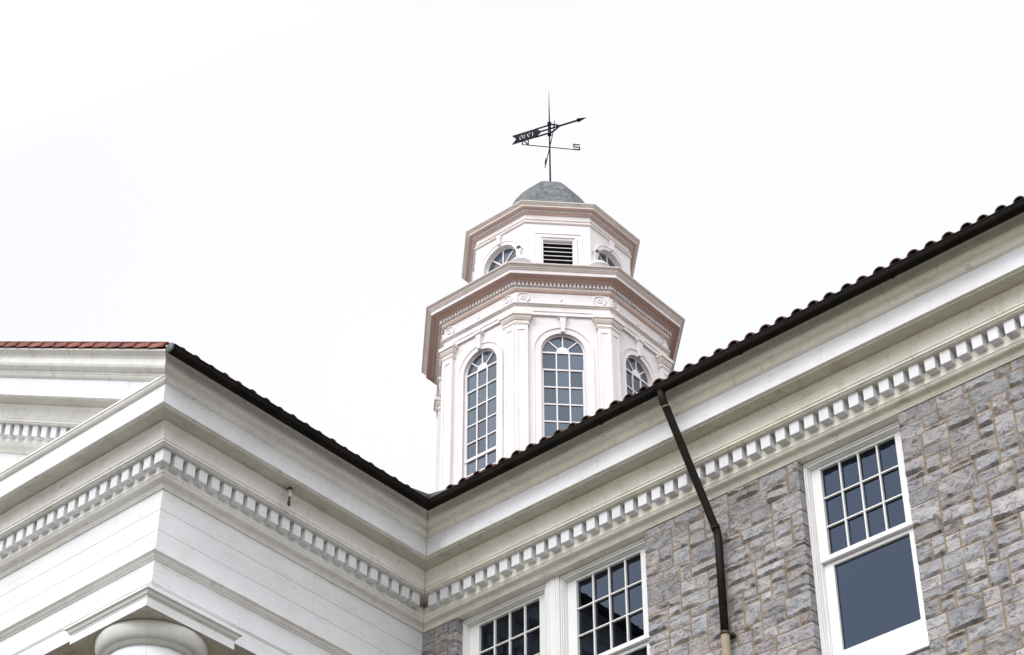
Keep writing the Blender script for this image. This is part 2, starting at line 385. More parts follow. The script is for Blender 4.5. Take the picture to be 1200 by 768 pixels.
# --- frieze + architrave of the portico
def band(z0, z1, o=0.0, t=-1.1): return [(t, z0), (o, z0), (o, z1), (t, z1)]
mb = MB()
ent = [(-1.10, 14.46), (0.0, 14.46), (0.0, 14.695), (0.010, 14.697), (0.010, 14.715), (0.018, 14.717), (0.018, 14.745), (0.002, 14.747), (0.0, 15.060)]
ent += [(0.018, 15.062), (0.018, 15.078)] + ogee((0.024, 15.080), (0.088, 15.130), -0.15, 3) + [(0.104, 15.132), (0.104, 15.160), (0.0, 15.166)]
mi = [0]*len(ent)
zz = [15.520, 15.841]
ent2 = list(ent)
for z in zz: ent2 += [(0.0, z-0.003), (-0.006, z-0.002), (-0.006, z+0.002), (0.0, z+0.003)]
ent2 += [(0.0, 16.1485), (-1.10, 16.1485)]
mis = []
for i, (o, z) in enumerate(ent2):
    o2, z2 = ent2[(i+1) % len(ent2)]
    if o < 0.001 and z > 15.4 and z2 < 15.9 and z2-z < 0.02: mis.append(3)
    elif 15.06 <= z < 15.165 and z2 < 15.17: mis.append(0)
    elif abs(z2-z) < 1e-4 and z < 15: mis.append(2)
    elif o2 < -1 or o < -1: mis.append(2)
    else: mis.append(1)
mb.sweep(PATH, ent2, [0, 1], mis)
part(mb, 'entablature', [P_IVORY, P_WHITE, P_SOFFIT_SHADE, JOINT], portico)
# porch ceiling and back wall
mb = MB(); mb.box(-15.4, -1.10, -3.9, 1.0, 14.70, 14.80); part(mb, 'ceiling', P_SOFFIT_SHADE, portico)

# --- pediment: raking cornice (horizontal profile sheared up the slope), tympanum
XR = -7.6                                      # ridge
def shear(x, y, z): return (x, y, z+SL*(0.95-x))
RB = [(o, z-0.115) for o, z in BED]
RT = []
for o, z in TOPF[:-2]: RT.append((o, z-0.115+(0.015 if z > 17.1 else 0)))
RT += [(-0.12, 17.133)]
RC = [(0.70, 17.134), (0.792, 17.134)] + ogee((0.796, 17.138), (0.985, 17.385), -0.22) + [(1.0, 17.388), (1.0, 17.415), (0.70, 17.415)]
def rake_right(mb):
    rp = [(XR, -5), (-0.10, -5)]
    mb.sweep(rp, RB, [0], None, f=shear)
    mb.sweep(rp, RT, [0], mats_for([(o, z+0.115-(0.015 if z > 16.98 else 0)) for o, z in RT]), f=shear)
    mb.sweep([(XR, -5), (0, -5), (0, -4)], RC, [0], f=shear)
    mb.sweep([(XR, -5), (0, -5), (0, -4)], [(0.60, 16.76), (0.7018, 16.76), (0.7018, 17.032), (0.712, 17.036)]+arc((0.716, 17.04), (0.764, 17.10), -0.12, 3)+[(0.776, 17.102), (0.776, 17.137), (0.60, 17.137)], [0], [0, 1]+[0]*20, f=shear)
mb = MB(); rake_right(mb); rk = part(mb, 'raking_cornice', [P_IVORY, P_WHITE, P_SOFFIT_SHADE], portico)
for k in range(28):
    x = -2.107-(k-6)*0.2325
    if x < XR+0.2 or x > -0.6: continue
    dd = MB(); dd.box(x, x+0.135, -5.285, -5.085, 16.343-0.115, 16.5385-0.115, 0, shear); sub(dd, 'dentil', P_WHITE, rk, 0.004)
mb = MB(); mb2 = MB(); rake_right(mb2)
mb.v = [(2*XR-x, y, z) for x, y, z in mb2.v]; mb.f = [f_[::-1] for f_ in mb2.f]; mb.m = mb2.m; mb.c = mb2.c; mb.smooth = mb2.smooth
part(mb, 'raking_cornice', CM, portico)
mb = MB()
zt = lambda x: 16.25+SL*(0.95-x)
a = [(-1.0, -4.995, 17.0), (-1.0, -4.995, zt(-1.0)), (XR, -4.995, zt(XR)), (2*XR+1, -4.995, zt(-1.0)), (2*XR+1, -4.995, 17.0)]
i0 = [mb.vert(p) for p in a]; i1 = [mb.vert((p[0], p[1]+0.15, p[2])) for p in a]
mb.face(i0); mb.face(i1[::-1])
for k in range(5): mb.face((i0[k], i0[(k+1) % 5], i1[(k+1) % 5], i1[k]))
part(mb, 'tympanum', P_WHITE, portico)

# --- columns
def column(x, y):
    mb = MB()
    H = [(0.56+0.09*(1-((z-GZ)/15.5))**0.8, z) for z in [GZ+0.35, 1, 3, 5, 7, 9, 11, 13, 13.55]]
    H += [(0.575, 13.57), (0.595, 13.59), (0.595, 13.62), (0.565, 13.64), (0.565, 13.935)]
    mb.lathe((x, y, 0), H, 48); c = part(mb, 'column', P_WHITE, portico)
    mb = MB()
    pr = [(0.56, 13.936), (0.605, 13.940), (0.605, 13.962), (0.620, 13.966), (0.620, 13.990), (0.632, 13.994)]
    pr += [(0.632+0.093*math.sin(u*math.pi/2), 13.996+0.20*(1-math.cos(u*math.pi/2))) for u in [i/8 for i in range(1, 9)]] + [(0.715, 14.215)]
    mb.lathe((x, y, 0), pr, 64)
    h = 0.745
    sq = [(x-h, y-h), (x+h, y-h), (x+h, y+h), (x-h, y+h)]
    ab = [(-h, 14.217), (0, 14.217), (0, 14.345), (0.008, 14.347), (0.008, 14.36)] + ogee((0.012, 14.362), (0.06, 14.425), -0.12, 3) + [(0.07, 14.427), (0.07, 14.456), (-h, 14.456)]
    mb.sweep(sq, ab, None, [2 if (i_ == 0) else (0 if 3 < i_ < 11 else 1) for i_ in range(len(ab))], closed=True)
    sub(mb, 'capital', [P_GREYW, P_WHITE, P_SOFFIT_SHADE], c)
    mb = MB(); mb.lathe((x, y, 0), [(0.80, GZ+0.15), (0.80, GZ+0.22), (0.74, GZ+0.30), (0.68, GZ+0.349)], 40); mb.box(x-0.85, x+0.85, y-0.85, y+0.85, GZ+0.004, GZ+0.15)
    sub(mb, 'base', P_WHITE, c)
for x in (-0.55, -5.25, -9.95, -14.65): column(x, -4.45)

# ------------------------------------------------------------------ stone wall
OPEN = [(0.68, 4.115, 12.92), (6.643, 8.187, 12.92)]          # x0, x1, sill level; heads at 16.15
def is_open(x0, x1, z0, z1):
    for a, b_, s in OPEN:
        if x1 > a+1e-4 and x0 < b_-1e-4 and z1 > s-0.12+1e-4: return True
    return False
def stone_block(mb, x0, x1, z0, z1, detail, depth=0.02):
    g = 0.0125+random.uniform(-.003, .004); x0 += 0 if any(abs(x0-b_) < 1e-3 for a_, b_, s_ in OPEN) else g; x1 -= 0 if any(abs(x1-a_) < 1e-3 for a_, b_, s_ in OPEN) else g; z0 += g*0.8; z1 -= g*0.8
    base = random.choice([0.29, 0.32, 0.36, 0.42, 0.35, 0.38])*random.uniform(0.93, 1.06); warm = random.uniform(-0.014, 0.018)
    col = (base*0.995+warm, base*0.978, base*1.0-warm*0.6)
    w_, h_ = x1-x0, z1-z0
    if not detail:
        nx, nz = 1, 1
    else: nx, nz = max(3, round(w_/0.026)), max(3, round(h_/0.026))
    seed = Vector((random.uniform(0, 99), random.uniform(0, 99), random.uniform(0, 99)))
    tilt = Vector((random.uniform(-.035, .035), random.uniform(-.05, .05)))
    bulge = random.uniform(0.012, 0.038)
    jx = [random.uniform(-.004, .004) for _ in range(4)]
    ids = []
    for j in range(nz+1):
        row = []
        for i in range(nx+1):
            u, v = i/nx, j/nz; x = x0+w_*u; z = z0+h_*v
            dx = min(u*w_, (1-u)*w_); dz = min(v*h_, (1-v)*h_); d = min(dx, dz)
            if detail:
                e = min(1.0, d/0.020); e = math.sin(e*math.pi/2)
                p = Vector((x*6.5, z*8.0, 0))+seed
                nn = noise.fractal(p, 0.9, 2.2, 4)*0.5
                cell = noise.cell(p*0.9)-0.5
                rdg = abs(noise.noise(p*0.8+Vector((5, 5, 5))))
                y = -(0.009+e*(bulge+0.044*nn-0.030*rdg+0.009*cell+tilt.x*(u-.5)+tilt.y*(v-.5)*1.0))
                y = min(y, -0.008)
                if d < 1e-6:
                    wv = noise.noise(Vector((x*14, z*14, 3))+seed)*0.006
                    if i in (0, nx): x += wv
                    if j in (0, nz): z += wv
            else: y = -0.02
            row.append(mb.vert((x, y, z)))
        ids.append(row)
    for j in range(nz):
        for i in range(nx):
            mb.face((ids[j][i], ids[j][i+1], ids[j+1][i+1], ids[j+1][i]), 0, col, False)
    # returns to the mortar bed
    def back(i): x, y, z = mb.v[i]; return mb.vert((x, depth, z))
    edge = [ids[0][i] for i in range(nx+1)]+[ids[j][nx] for j in range(1, nz+1)]+[ids[nz][i] for i in range(nx-1, -1, -1)]+[ids[j][0] for j in range(nz-1, 0, -1)]
    bk = [back(i) for i in edge]
    for k in range(len(edge)): mb.face((edge[k], bk[k], bk[(k+1) % len(edge)], edge[(k+1) % len(edge)]), 0, col)
def lay(mb, x0, x1, z1, z0, detail, u=0.0745, jamb=()):
    """random ashlar between x0..x1 from z1 down to z0"""
    ncol = max(1, round((x1-x0)/0.056)); nrow = round((z1-z0)/u)
    xs = [x0+(x1-x0)*i/ncol+(0 if i in (0, ncol) else random.uniform(-.012, .012)) for i in range(ncol+1)]
    zs = [z1-(z1-z0)*j/nrow+(0 if j in (0, nrow) else random.uniform(-.008, .008)) for j in range(nrow+1)]
    used = [[False]*ncol for _ in range(nrow)]; own = [[-1]*ncol for _ in range(nrow)]; cnt = 0
    for j in range(nrow):
        for i in range(ncol):
            if used[j][i]: continue
            mw = 0
            while i+mw < ncol and not used[j][i+mw]: mw += 1
            if detail: h = random.choice([1, 1, 2, 2, 2, 2, 3, 3, 3, 4])
            else: h = random.choice([2, 3, 4])
            opts = {1: [4, 5, 6, 7, 9], 2: [4, 5, 6, 7, 8, 9, 10], 3: [4, 6, 7, 8, 9, 10, 11], 4: [5, 8, 9, 10]}[h]; random.shuffle(opts)
            def run(c):
                q = 0
                while j-1-q >= 0 and own[j-1-q][c-1] != own[j-1-q][min(c, ncol-1)]: q += 1
                return q
            best_ = None
            for wd in opts:
                c = i+min(wd, mw)
                if 0 < mw-wd <= 2: c = i+mw if mw <= 11 else i+wd-2
                sc = 0 if c >= ncol or c == i+mw else run(c)
                if best_ is None or sc < best_[0]: best_ = (sc, c-i)
            wd = best_[1]; h = min(h, nrow-j)
            if mw <= 2: h = min(nrow-j, random.choice([2, 3]))
            for jj in range(j, j+h):
                if any(used[jj][k] for k in range(i, i+wd)): h = jj-j; break
            for jj in range(j, j+h):
                for k in range(i, i+wd): used[jj][k] = True; own[jj][k] = cnt
            cnt += 1
            yield xs[i], xs[i+wd], zs[j+h], zs[j]
mb = MB()
TOPZ = 16.149
regions = [(0.0, 0.68), (4.115, 6.643), (8.187, 14.0)]
for ri, (x0, x1) in enumerate(regions):
    for q in lay(mb, x0, x1, TOPZ, 11.9, True):
        side = any(abs(q[0]-b_) < 1e-3 or abs(q[1]-a) < 1e-3 for a, b_, s in OPEN)
        stone_block(mb, q[0], q[1], q[2], q[3], True, 0.115 if side else 0.02)
for x0, x1 in ((0.68, 4.115), (6.643, 8.187)):
    for q in lay(mb, x0, x1, 12.79, 11.9, True): stone_block(mb, *q, True)
for q in lay(mb, 0, 14.0, 11.9, GZ, False): stone_block(mb, *q, False)
for q in lay(mb, 14.0, 22, TOPZ, GZ, False): stone_block(mb, *q, False)
wall = part(mb, 'stone_facing', STONE, building)
mb = MB()
def slab(x0, x1, z0, z1): mb.box(x0, x1, -0.005, 0.45, z0, z1)
slab(0, 0.655, GZ, 16.14); slab(4.14, 6.618, GZ, 16.14); slab(8.212, 22, GZ, 16.14); slab(0.655, 4.14, GZ, 12.78); slab(6.618, 8.212, GZ, 12.78)
part(mb, 'mortar_backing', MORTAR, building)

# ------------------------------------------------------------------ sash windows of the wing
def window(cx, wl, wr, label=None):
    """cx glass centre; wl, wr: outer edges of the casing"""
    g0, g1 = cx-0.57, cx+0.57; Y1 = 0.10
    mb = MB()
    TZ, BZ = 16.1485, 12.99
    # stepped casing, head and jambs
    steps = [(0.0, 0.016, Y1+0.012), (0.016, 0.030, Y1), (0.030, 0.040, Y1+0.02), (0.040, 0.052, Y1+0.012), (0.052, 0.060, Y1+0.05)]
    for s0, s1, y in steps:
        mb.box(wl+s0, wl+s1, y, 0.38, BZ, TZ-s0*1.5); mb.box(wr-s1, wr-s0, y, 0.38, BZ, TZ-s0*1.5)
        mb.box(wl+s1, wr-s1, y+0.0015, 0.38, TZ-s1*1.5, TZ-s0*1.5)
    wn = part(mb, 'window', P_SASH, building, 0.002)
    if label: wn['label'] = label
    wi0, wi1 = wl+0.061, wr-0.061; ht = TZ-0.0905
    # upper sash (front plane y .19)
    def rails(mb, x0, x1, z0, z1, gx0, gx1, gz0, gz1, y0, y1):
        mb.box(x0, gx0, y0, y1, z0, z1); mb.box(gx1, x1, y0, y1, z0, z1)
        mb.box(gx0, gx1, y0+.001, y1, gz1, z1); mb.box(gx0, gx1, y0+.001, y1, z0, gz0)
    mb = MB(); rails(mb, wi0, wi1, 14.655, ht, g0, g1, 14.725, 16.020, 0.195, 0.255)
    for k in (1, 2, 3): x = g0+k*0.285; mb.box(x-0.011, x+0.011, 0.205, 0.243, 14.7255, 16.0195)
    for z in (15.575, 15.145):
        for k in range(4): xa = g0+k*0.285+(0.0115 if k else 0); xb = g0+(k+1)*0.285-(0.0115 if k < 3 else 0); mb.box(xa, xb, 0.207, 0.242, z-0.011, z+0.011)
    sub(mb, 'upper_sash', P_SASH, wn, 0.003)
    mb = MB(); mb.poly([(g0-.01, 0.245, 14.70), (g1+.01, 0.245, 14.70), (g1+.01, 0.245, 16.03), (g0-.01, 0.245, 16.03)]); sub(mb, 'pane', GLASS, wn)
    mb = MB(); rails(mb, wi0+.012, wi1-.012, 13.03, 14.654, g0+.01, g1-.01, 13.38, 14.60, 0.257, 0.31); sub(mb, 'lower_sash', P_SASH, wn, 0.003)
    mb = MB(); mb.poly([(g0, 0.295, 13.35), (g1, 0.295, 13.35), (g1, 0.295, 14.62), (g0, 0.295, 14.62)]); sub(mb, 'pane', GLASS, wn)
    # blind stop beside the lower sash
    for a_, b_ in ((wi0-.001, wi0+.0115), (wi1-.0115, wi1+.001)):
        mb = MB(); mb.box(a_, b_, 0.20, 0.38, BZ, 14.6545); sub(mb, 'stop', P_SASH, wn)
    mb = MB(); mb.box(wl, wr, 0.03, 0.38, 12.93, 12.989); mb.box(wl-.02, wr+.02, -0.05, 0.10, 12.80, 12.928); sub(mb, 'sill', P_SASH, wn, 0.004)
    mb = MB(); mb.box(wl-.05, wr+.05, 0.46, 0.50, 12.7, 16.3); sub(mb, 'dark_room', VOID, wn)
    return wn
window(7.415, 6.643, 8.187)
window(3.305, 2.515, 4.115)
window(1.490, 0.680, 2.280)
mb = MB(); mb.box(2.281, 2.514, 0.085, 0.42, 12.93, 16.1485); mb.box(2.300, 2.330, 0.073, 0.086, 12.94, 16.148); mb.box(2.465, 2.495, 0.073, 0.086, 12.94, 16.148); mb.box(2.345, 2.450, 0.075, 0.086, 12.94, 16.148)
part(mb, 'mullion_post', P_SASH, building, 0.003)

# ------------------------------------------------------------------ roofs and gutters
EO, EZ = 0.95, 17.575                       # eave line of the tiles
YR = 7.0
def tile_field(cols, start, end, axis, pitch_w=0.2535, r0=0.079, dz=0.0):
    """cols: centre positions across; start/end(pos) distances from the eave; axis 'y' (main) or 'x' (portico)"""
    mb = MB()
    for c in cols:
        s0, s1 = start(c), end(c)
        if s1-s0 < 0.15: continue
        n = max(1, round((s1-s0)/0.36))
        for k in range(n):
            a, b_ = s0+(s1-s0)*k/n, s0+(s1-s0)*(k+1)/n
            tg = random.uniform(0.5, 1.5); tcol = (tg, tg*random.uniform(.85, 1.1), tg*random.uniform(.8, 1.1))
            jr = random.uniform(-.006, .006); ja = random.uniform(-.012, .012)
            ra, rb = r0+0.006+jr, r0-0.008+jr; lift = 0.015; L = []; L2 = []
            for q, (s_, r_, lf) in enumerate(((a-(0.03 if k else 0), ra, lift), (b_+0.01, rb, 0.0))):
                zc = EZ+SL*s_+lf+dz
                for ring, rr in ((0, r_), (1, r_-0.014)):
                    row = []
                    for j in range(9):
                        th = math.pi*j/8
                        cx, cz = c+ja+rr*math.cos(th), zc+rr*math.sin(th)*1.0
                        p = (cx, -EO+s_, cz) if axis == 'y' else (EO-s_, cx, cz)
                        row.append(mb.vert(p))
                    L.append(row)
            o0, i0, o1, i1 = L
            for j in range(8):
                mb.face((o0[j], o0[j+1], o1[j+1], o1[j]), 0, tcol, True); mb.face((i0[j+1], i0[j], i1[j], i1[j+1]), 0, tcol, True)
                mb.face((o0[j+1], o0[j], i0[j], i0[j+1]), 0, tcol)
    return mb
cols = [1.87+k*0.2535 for k in range(-36, 79)]
tm = tile_field(cols, lambda x: 0.0 if x > 1.6 else max(0.0, EO-x+0.34), lambda x: YR+EO, 'y')
part(tm, 'roof_tiles', TILE_D, building)
cols = [-1.62-k*0.2535 for k in range(-33, 17)]
tm = tile_field(cols, lambda y: 0.0 if y < -1.5 else max(0.0, EO+y+0.34), lambda y: EO-XR, 'x', dz=-0.040)
part(tm, 'roof_tiles', TILE_D, portico)
# decks under the tiles (pans), with thickness
def deck(pts, mat_, parent, name, th=0.06):
    mb = MB(); a = [mb.vert(p) for p in pts]; b_ = [mb.vert((p[0], p[1], p[2]-th)) for p in pts]
    mb.face(a); mb.face(b_[::-1]); n = len(pts)
    for k in range(n): mb.face((a[k], b_[k], b_[(k+1) % n], a[(k+1) % n]))
    return part(mb, name, mat_, parent)
e = EO-0.0; zr = EZ+SL*(YR+e)
deck([(e, -e, EZ), (22.4, -e, EZ), (22.4, YR, zr), (-YR, YR, zr)], PAN, building, 'roof')
deck([(-YR, YR, zr+.002), (22.4, YR, zr+.002), (22.4, 2*YR+e, EZ), (-YR-14, 2*YR+e, EZ), (-YR-14, YR, zr)], PAN, building, 'roof')
zp = EZ+SL*(e-XR)
deck([(e, -6.0, EZ-.04), (e, -e, EZ-.04), (XR, -XR, zp-.04), (XR, -6.0, zp-.04)], PAN, portico, 'roof')
deck([(2*XR-e, -6.0, EZ), (XR, -6.0, zp), (XR, -XR+0.2, zp), (2*XR-e, -XR+.2, EZ)], PAN, portico, 'roof')
mb = MB(); mb.box(21.5, 22, 0.46, 14, GZ, 17.3); mb.box(0, 22, 13.6, 14, GZ, 17.3); mb.box(-16, 0, 0.4, 1.0, GZ, 17.2); part(mb, 'rear_wall', MORTAR, building)

# verge tiles along the rake
mb = MB()
x = 0.98; k = 0
while x > XR+0.2:
    L = 0.31; x2 = x-L-0.05
    za, zb = 17.415+SL*(0.95-x), 17.415+SL*(0.95-x2)
    n = 10; A = []; B = []; A2 = []
    for j in range(n+1):
        th = math.pi*j/n; ra, rb = 0.125, 0.100
        A.append(mb.vert((x, -5.94-ra*0.8*math.cos(th), za+0.020+ra*math.sin(th))))
        A2.append(mb.vert((x, -5.94-(ra-.02)*0.8*math.cos(th), za+0.016+(ra-.02)*math.sin(th))))
        B.append(mb.vert((x2, -5.94-rb*0.8*math.cos(th), zb-0.005+rb*math.sin(th))))
    tg = random.uniform(.75, 1.25); tcol = (tg, tg*random.uniform(.9, 1.1), tg*random.uniform(.9, 1.1))
    for j in range(n): mb.face((A[j], A2[j], A2[j+1], A[j+1]), 0, tcol)
    for j in range(n): mb.face((A[j], A[j+1], B[j+1], B[j]), 0, tcol, True)
    mb.face(B[::-1], 0, tcol)
    x -= L; k += 1
part(mb, 'verge_tiles', TILE, portico)

# gutters: half round trough with rolled rim
def gutter(parent, seg, ext0, ext1):
    c_o, c_z, r = 1.075, 17.375, 0.070; pr = []
    for j in range(9): th = math.pi+math.pi*j/8; pr.append((c_o+r*math.cos(th), c_z+r*1.05*math.sin(th)))
    pr += [(c_o+r, c_z+0.018), (c_o+r+0.009, c_z+0.022), (c_o+r+0.009, c_z+0.040), (c_o+r-0.009, c_z+0.040), (c_o+r-0.012, c_z+.02)]
    for j in range(8, -1, -1): th = math.pi+math.pi*j/8; pr.append((c_o+(r-.012)*math.cos(th), c_z+.012+(r-.012)*math.sin(th)))
    pr += [(c_o-r, c_z+0.06)]
    mb = MB(); pth = [(0, -5+ext0), (0, 0), (22+ext1, 0)]
    mb.sweep(pth, pr, [seg]); g = part(mb, 'gutter', BRONZE, parent)
    return g
g1 = gutter(portico, 0, -0.98, 0); g2 = gutter(building, 1, 0, 0)
mb = MB()
for k in range(1, 9):                                   # seam collars
    x = 1.9+k*2.35; mb.tube([(x-.02, -1.075, 17.372), (x+.02, -1.075, 17.372)], 0.078, 14)
sub(mb, 'seam_collar', BRONZE, g2)
mb = MB(); mb.lathe((0, 0, 0), [(0.001, -0.002), (0.074, -0.002), (0.074, 0.008), (0.001, 0.008)], 20)
mb.v = [(1.075+x, -5.985-z, 17.380+y) for x, y, z in mb.v]; sub(mb, 'end_cap', PATINA, g1)
# valley splash guards
mb = MB()
for f in (lambda s, h: (1.087+s, -1.087, h), lambda s, h: (1.087, -1.087-s, h)):
    pts = [f(0, 17.38), f(0.60, 17.38), f(0.60, 17.43), f(0.30, 17.50), f(0.0, 17.560)]
    a = [mb.vert(p) for p in pts]; b_ = [mb.vert((p[0]-.008, p[1]+.008, p[2])) for p in pts]
    mb.face(a); mb.face(b_[::-1])
    for q in range(5): mb.face((a[q], b_[q], b_[(q+1) % 5], a[(q+1) % 5]))
sub(mb, 'splash_guard', FLASH, g2)
va = 0.62; zz = lambda d: EZ+0.02+SL*d
deck([(e, -e, zz(0)), (e+va, -e, zz(0)+.004), (-YR+va, YR, zz(YR+e)), (-YR, YR, zz(YR+e))], FLASH, building, 'valley_flashing', 0.008)
deck([(e, -e, zz(0)+.003), (-YR, YR, zz(YR+e)+.003), (-YR, YR-va, zz(YR+e)), (e, -e-va, zz(0)+.004)], FLASH, portico, 'valley_flashing', 0.008)

# ------------------------------------------------------------------ downspout
ds = thing('downspout', 'dark brown metal downspout slanting from the gutter down the grey stone wall', 'downspout', (5.42, -0.15, GZ))
mb = MB()
pa = [(5.31, -1.075, 17.33), (5.31, -1.06, 17.24), (5.312, -1.04, 17.17), (5.318, -0.985, 17.09), (5.412, -0.215, 15.60), (5.418, -0.165, 15.50), (5.42, -0.150, 15.40), (5.42, -0.150, 13.96)]
mb.tube(pa, 0.054, 16); pp = part(mb, 'pipe', PIPE, ds)
mb = MB(); mb.tube([(5.42, -0.15, 13.99), (5.42, -0.15, GZ+.1)], 0.058, 16); part(mb, 'lower_pipe', PIPE2, ds)
mb = MB()
def collar(p, d, r=0.057, h=0.016): d = Vector(d).normalized()*h/2; p = Vector(p); mb.tube([p-d, p+d], r, 16)
collar((5.316, -1.0, 17.115), (0, .5, -1)); part(mb, 'collar', PIPE2, ds)
mb = MB(); collar((5.414, -0.19, 15.56), (0.05, .5, -1), 0.062, 0.05); part(mb, 'collar', PIPE, ds)
mb = MB(); collar((5.42, -0.15, 13.99), (0, 0, 1), 0.066, 0.04); mb.box(5.34, 5.50, -0.09, -0.02, 13.97, 14.01); mb.lathe((5.44, -0.222, 13.99), [(0.001, -0.008), (0.010, 0), (0.001, 0.008)], 8); part(mb, 'strap', BRASS, ds)

# ------------------------------------------------------------------ little lamp socket under the portico side soffit
lf = thing('light_fixture', 'small bare bulb socket hanging under the soffit of the portico side cornice', 'light', (0.50, -3.22, 16.83))
c = (0.505, -3.225)
mb = MB(); mb.lathe((c[0], c[1], 0), [(0.001, 16.831), (0.038, 16.831), (0.038, 16.815), (0.025, 16.80), (0.001, 16.80)][::-1], 16); part(mb, 'canopy', BRASS, lf)
mb = MB(); mb.lathe((c[0], c[1], 0), [(0.001, 16.69), (0.026, 16.692), (0.030, 16.71), (0.030, 16.799), (0.001, 16.799)], 16); part(mb, 'socket', P_GREYW, lf)
mb = MB(); mb.lathe((c[0], c[1], 0), [(0.001, 16.545), (0.016, 16.55), (0.024, 16.575), (0.022, 16.61), (0.014, 16.65), (0.013, 16.689), (0.001, 16.689)], 16); part(mb, 'bulb', BRASS, lf)

# ------------------------------------------------------------------ cupola
TX, TY = -3.3617, 7.0; ROT = R(0.9)
cup = thing('cupola', 'white octagonal cupola with arched windows, bounce-tinted cornices and grey domed roof above the ridge', 'cupola', (TX, TY, 21.0))
def face_xf(k):
    a = R(-45*1+45*k)+ROT; nx, ny = math.cos(a), math.sin(a)
    return lambda t, d, z: (TX+nx*d-ny*t, TY+ny*d+nx*t, z)
def octa(Rr): return [(TX+Rr*math.cos(R(22.5+45*i)+ROT), TY+Rr*math.sin(R(22.5+45*i)+ROT)) for i in range(8)]
C8 = math.cos(math.pi/8); T8 = math.tan(math.pi/8)
def ring(mb, prof, mis=None):
    """prof given as circumradius,z closed loop"""
    base = 1.0; mb.sweep(octa(base/C8), [(r*C8-base, z) for r, z in prof], None, mis, closed=True)
def arch_wall(mb, xf, hw, z0, z1, a, zb, zs, ap, depth, n=12, mi=0):
    """flat panel with round-headed hole and its reveal"""
    q = lambda pts: mb.poly([xf(*p) for p in pts], mi)
    q([(-hw, ap, z0), (hw, ap, z0), (hw, ap, zb), (-hw, ap, zb)])
    q([(-hw, ap, zb), (-a, ap, zb), (-a, ap, zs), (-hw, ap, zs)]); q([(a, ap, zb), (hw, ap, zb), (hw, ap, zs), (a, ap, zs)])
    q([(-hw, ap, zs), (-a, ap, zs), (-a, ap, z1), (-hw, ap, z1)]); q([(a, ap, zs), (hw, ap, zs), (hw, ap, z1), (a, ap, z1)])
    arcp = [(a*math.cos(math.pi*i/n), zs+a*math.sin(math.pi*i/n)) for i in range(n+1)]
    for i in range(n):
        (x0, y0), (x1, y1) = arcp[i], arcp[i+1]
        q([(x0, ap, y0), (x0, ap, z1), (x1, ap, z1), (x1, ap, y1)]); q([(x0, ap, y0), (x1, ap, y1), (x1, ap-depth, y1), (x0, ap-depth, y0)])
    q([(-a, ap, zb), (-a, ap, zs), (-a, ap-depth, zs), (-a, ap-depth, zb)]); q([(a, ap, zb), (a, ap, zs), (a, ap-depth, zs), (a, ap-depth, zb)])
    q([(-a, ap, zb), (a, ap, zb), (a, ap-depth, zb), (-a, ap-depth, zb)])
def arch_trim(mb, xf, zb, zs, prof, n=20, mi=0):
    """prof: closed list of (radius, d) swept round the arch and down the jambs"""
    st = [(1, 0, zb)]+[(math.cos(math.pi*i/n), math.sin(math.pi*i/n), zs) for i in range(n+1)]+[(-1, 0, zb)]
    rows = []
    for c_, s_, z_ in st: rows.append([mb.vert(xf(r_*c_, d_, z_+r_*s_)) for r_, d_ in prof])
    m_ = len(prof)
    for k in range(len(st)-1):
        for j in range(m_): mb.face((rows[k][j], rows[k][(j+1) % m_], rows[k+1][(j+1) % m_], rows[k+1][j]), mi)
    mb.face(rows[0][::-1], mi); mb.face(rows[-1], mi)
def fbox(mb, xf, t0, t1, d0, d1, z0, z1, mi=0): mb.box(t0, t1, d0, d1, z0, z1, mi, xf)
def bar(mb, xf, p0, p1, w_, d0, d1, mi=0):
    (a, b_), (c_, d_) = p0, p1; L = math.hypot(c_-a, d_-b_); ux, uz = (c_-a)/L, (d_-b_)/L; px, pz = -uz*w_/2, ux*w_/2
    P = [(a+px, b_+pz), (a-px, b_-pz), (c_-px, d_-pz), (c_+px, d_+pz)]
    A = [mb.vert(xf(x, d0, z)) for x, z in P]; B = [mb.vert(xf(x, d1, z)) for x, z in P]
    mb.face(A); mb.face(B[::-1])
    for k in range(4): mb.face((A[k], B[k], B[(k+1) % 4], A[(k+1) % 4]))
AW = 2.165                                   # drum wall apothem
ZS = 25.43; ZB = 21.95
drum = MB()
for k in range(8): arch_wall(drum, face_xf(k), AW*T8, 20.2, 26.27, 0.425, ZB, ZS, AW, 0.12)
part(drum, 'drum', P_TOWER, cup)
mb = MB(); ring(mb, [(1.9, 20.3), (2.55, 20.3), (2.55, 21.55), (2.46, 21.63), (1.9, 21.63)]); part(mb, 'plinth', P_TOWER, cup)
mb = MB()
for k in range(8):
    xf = face_xf(k)
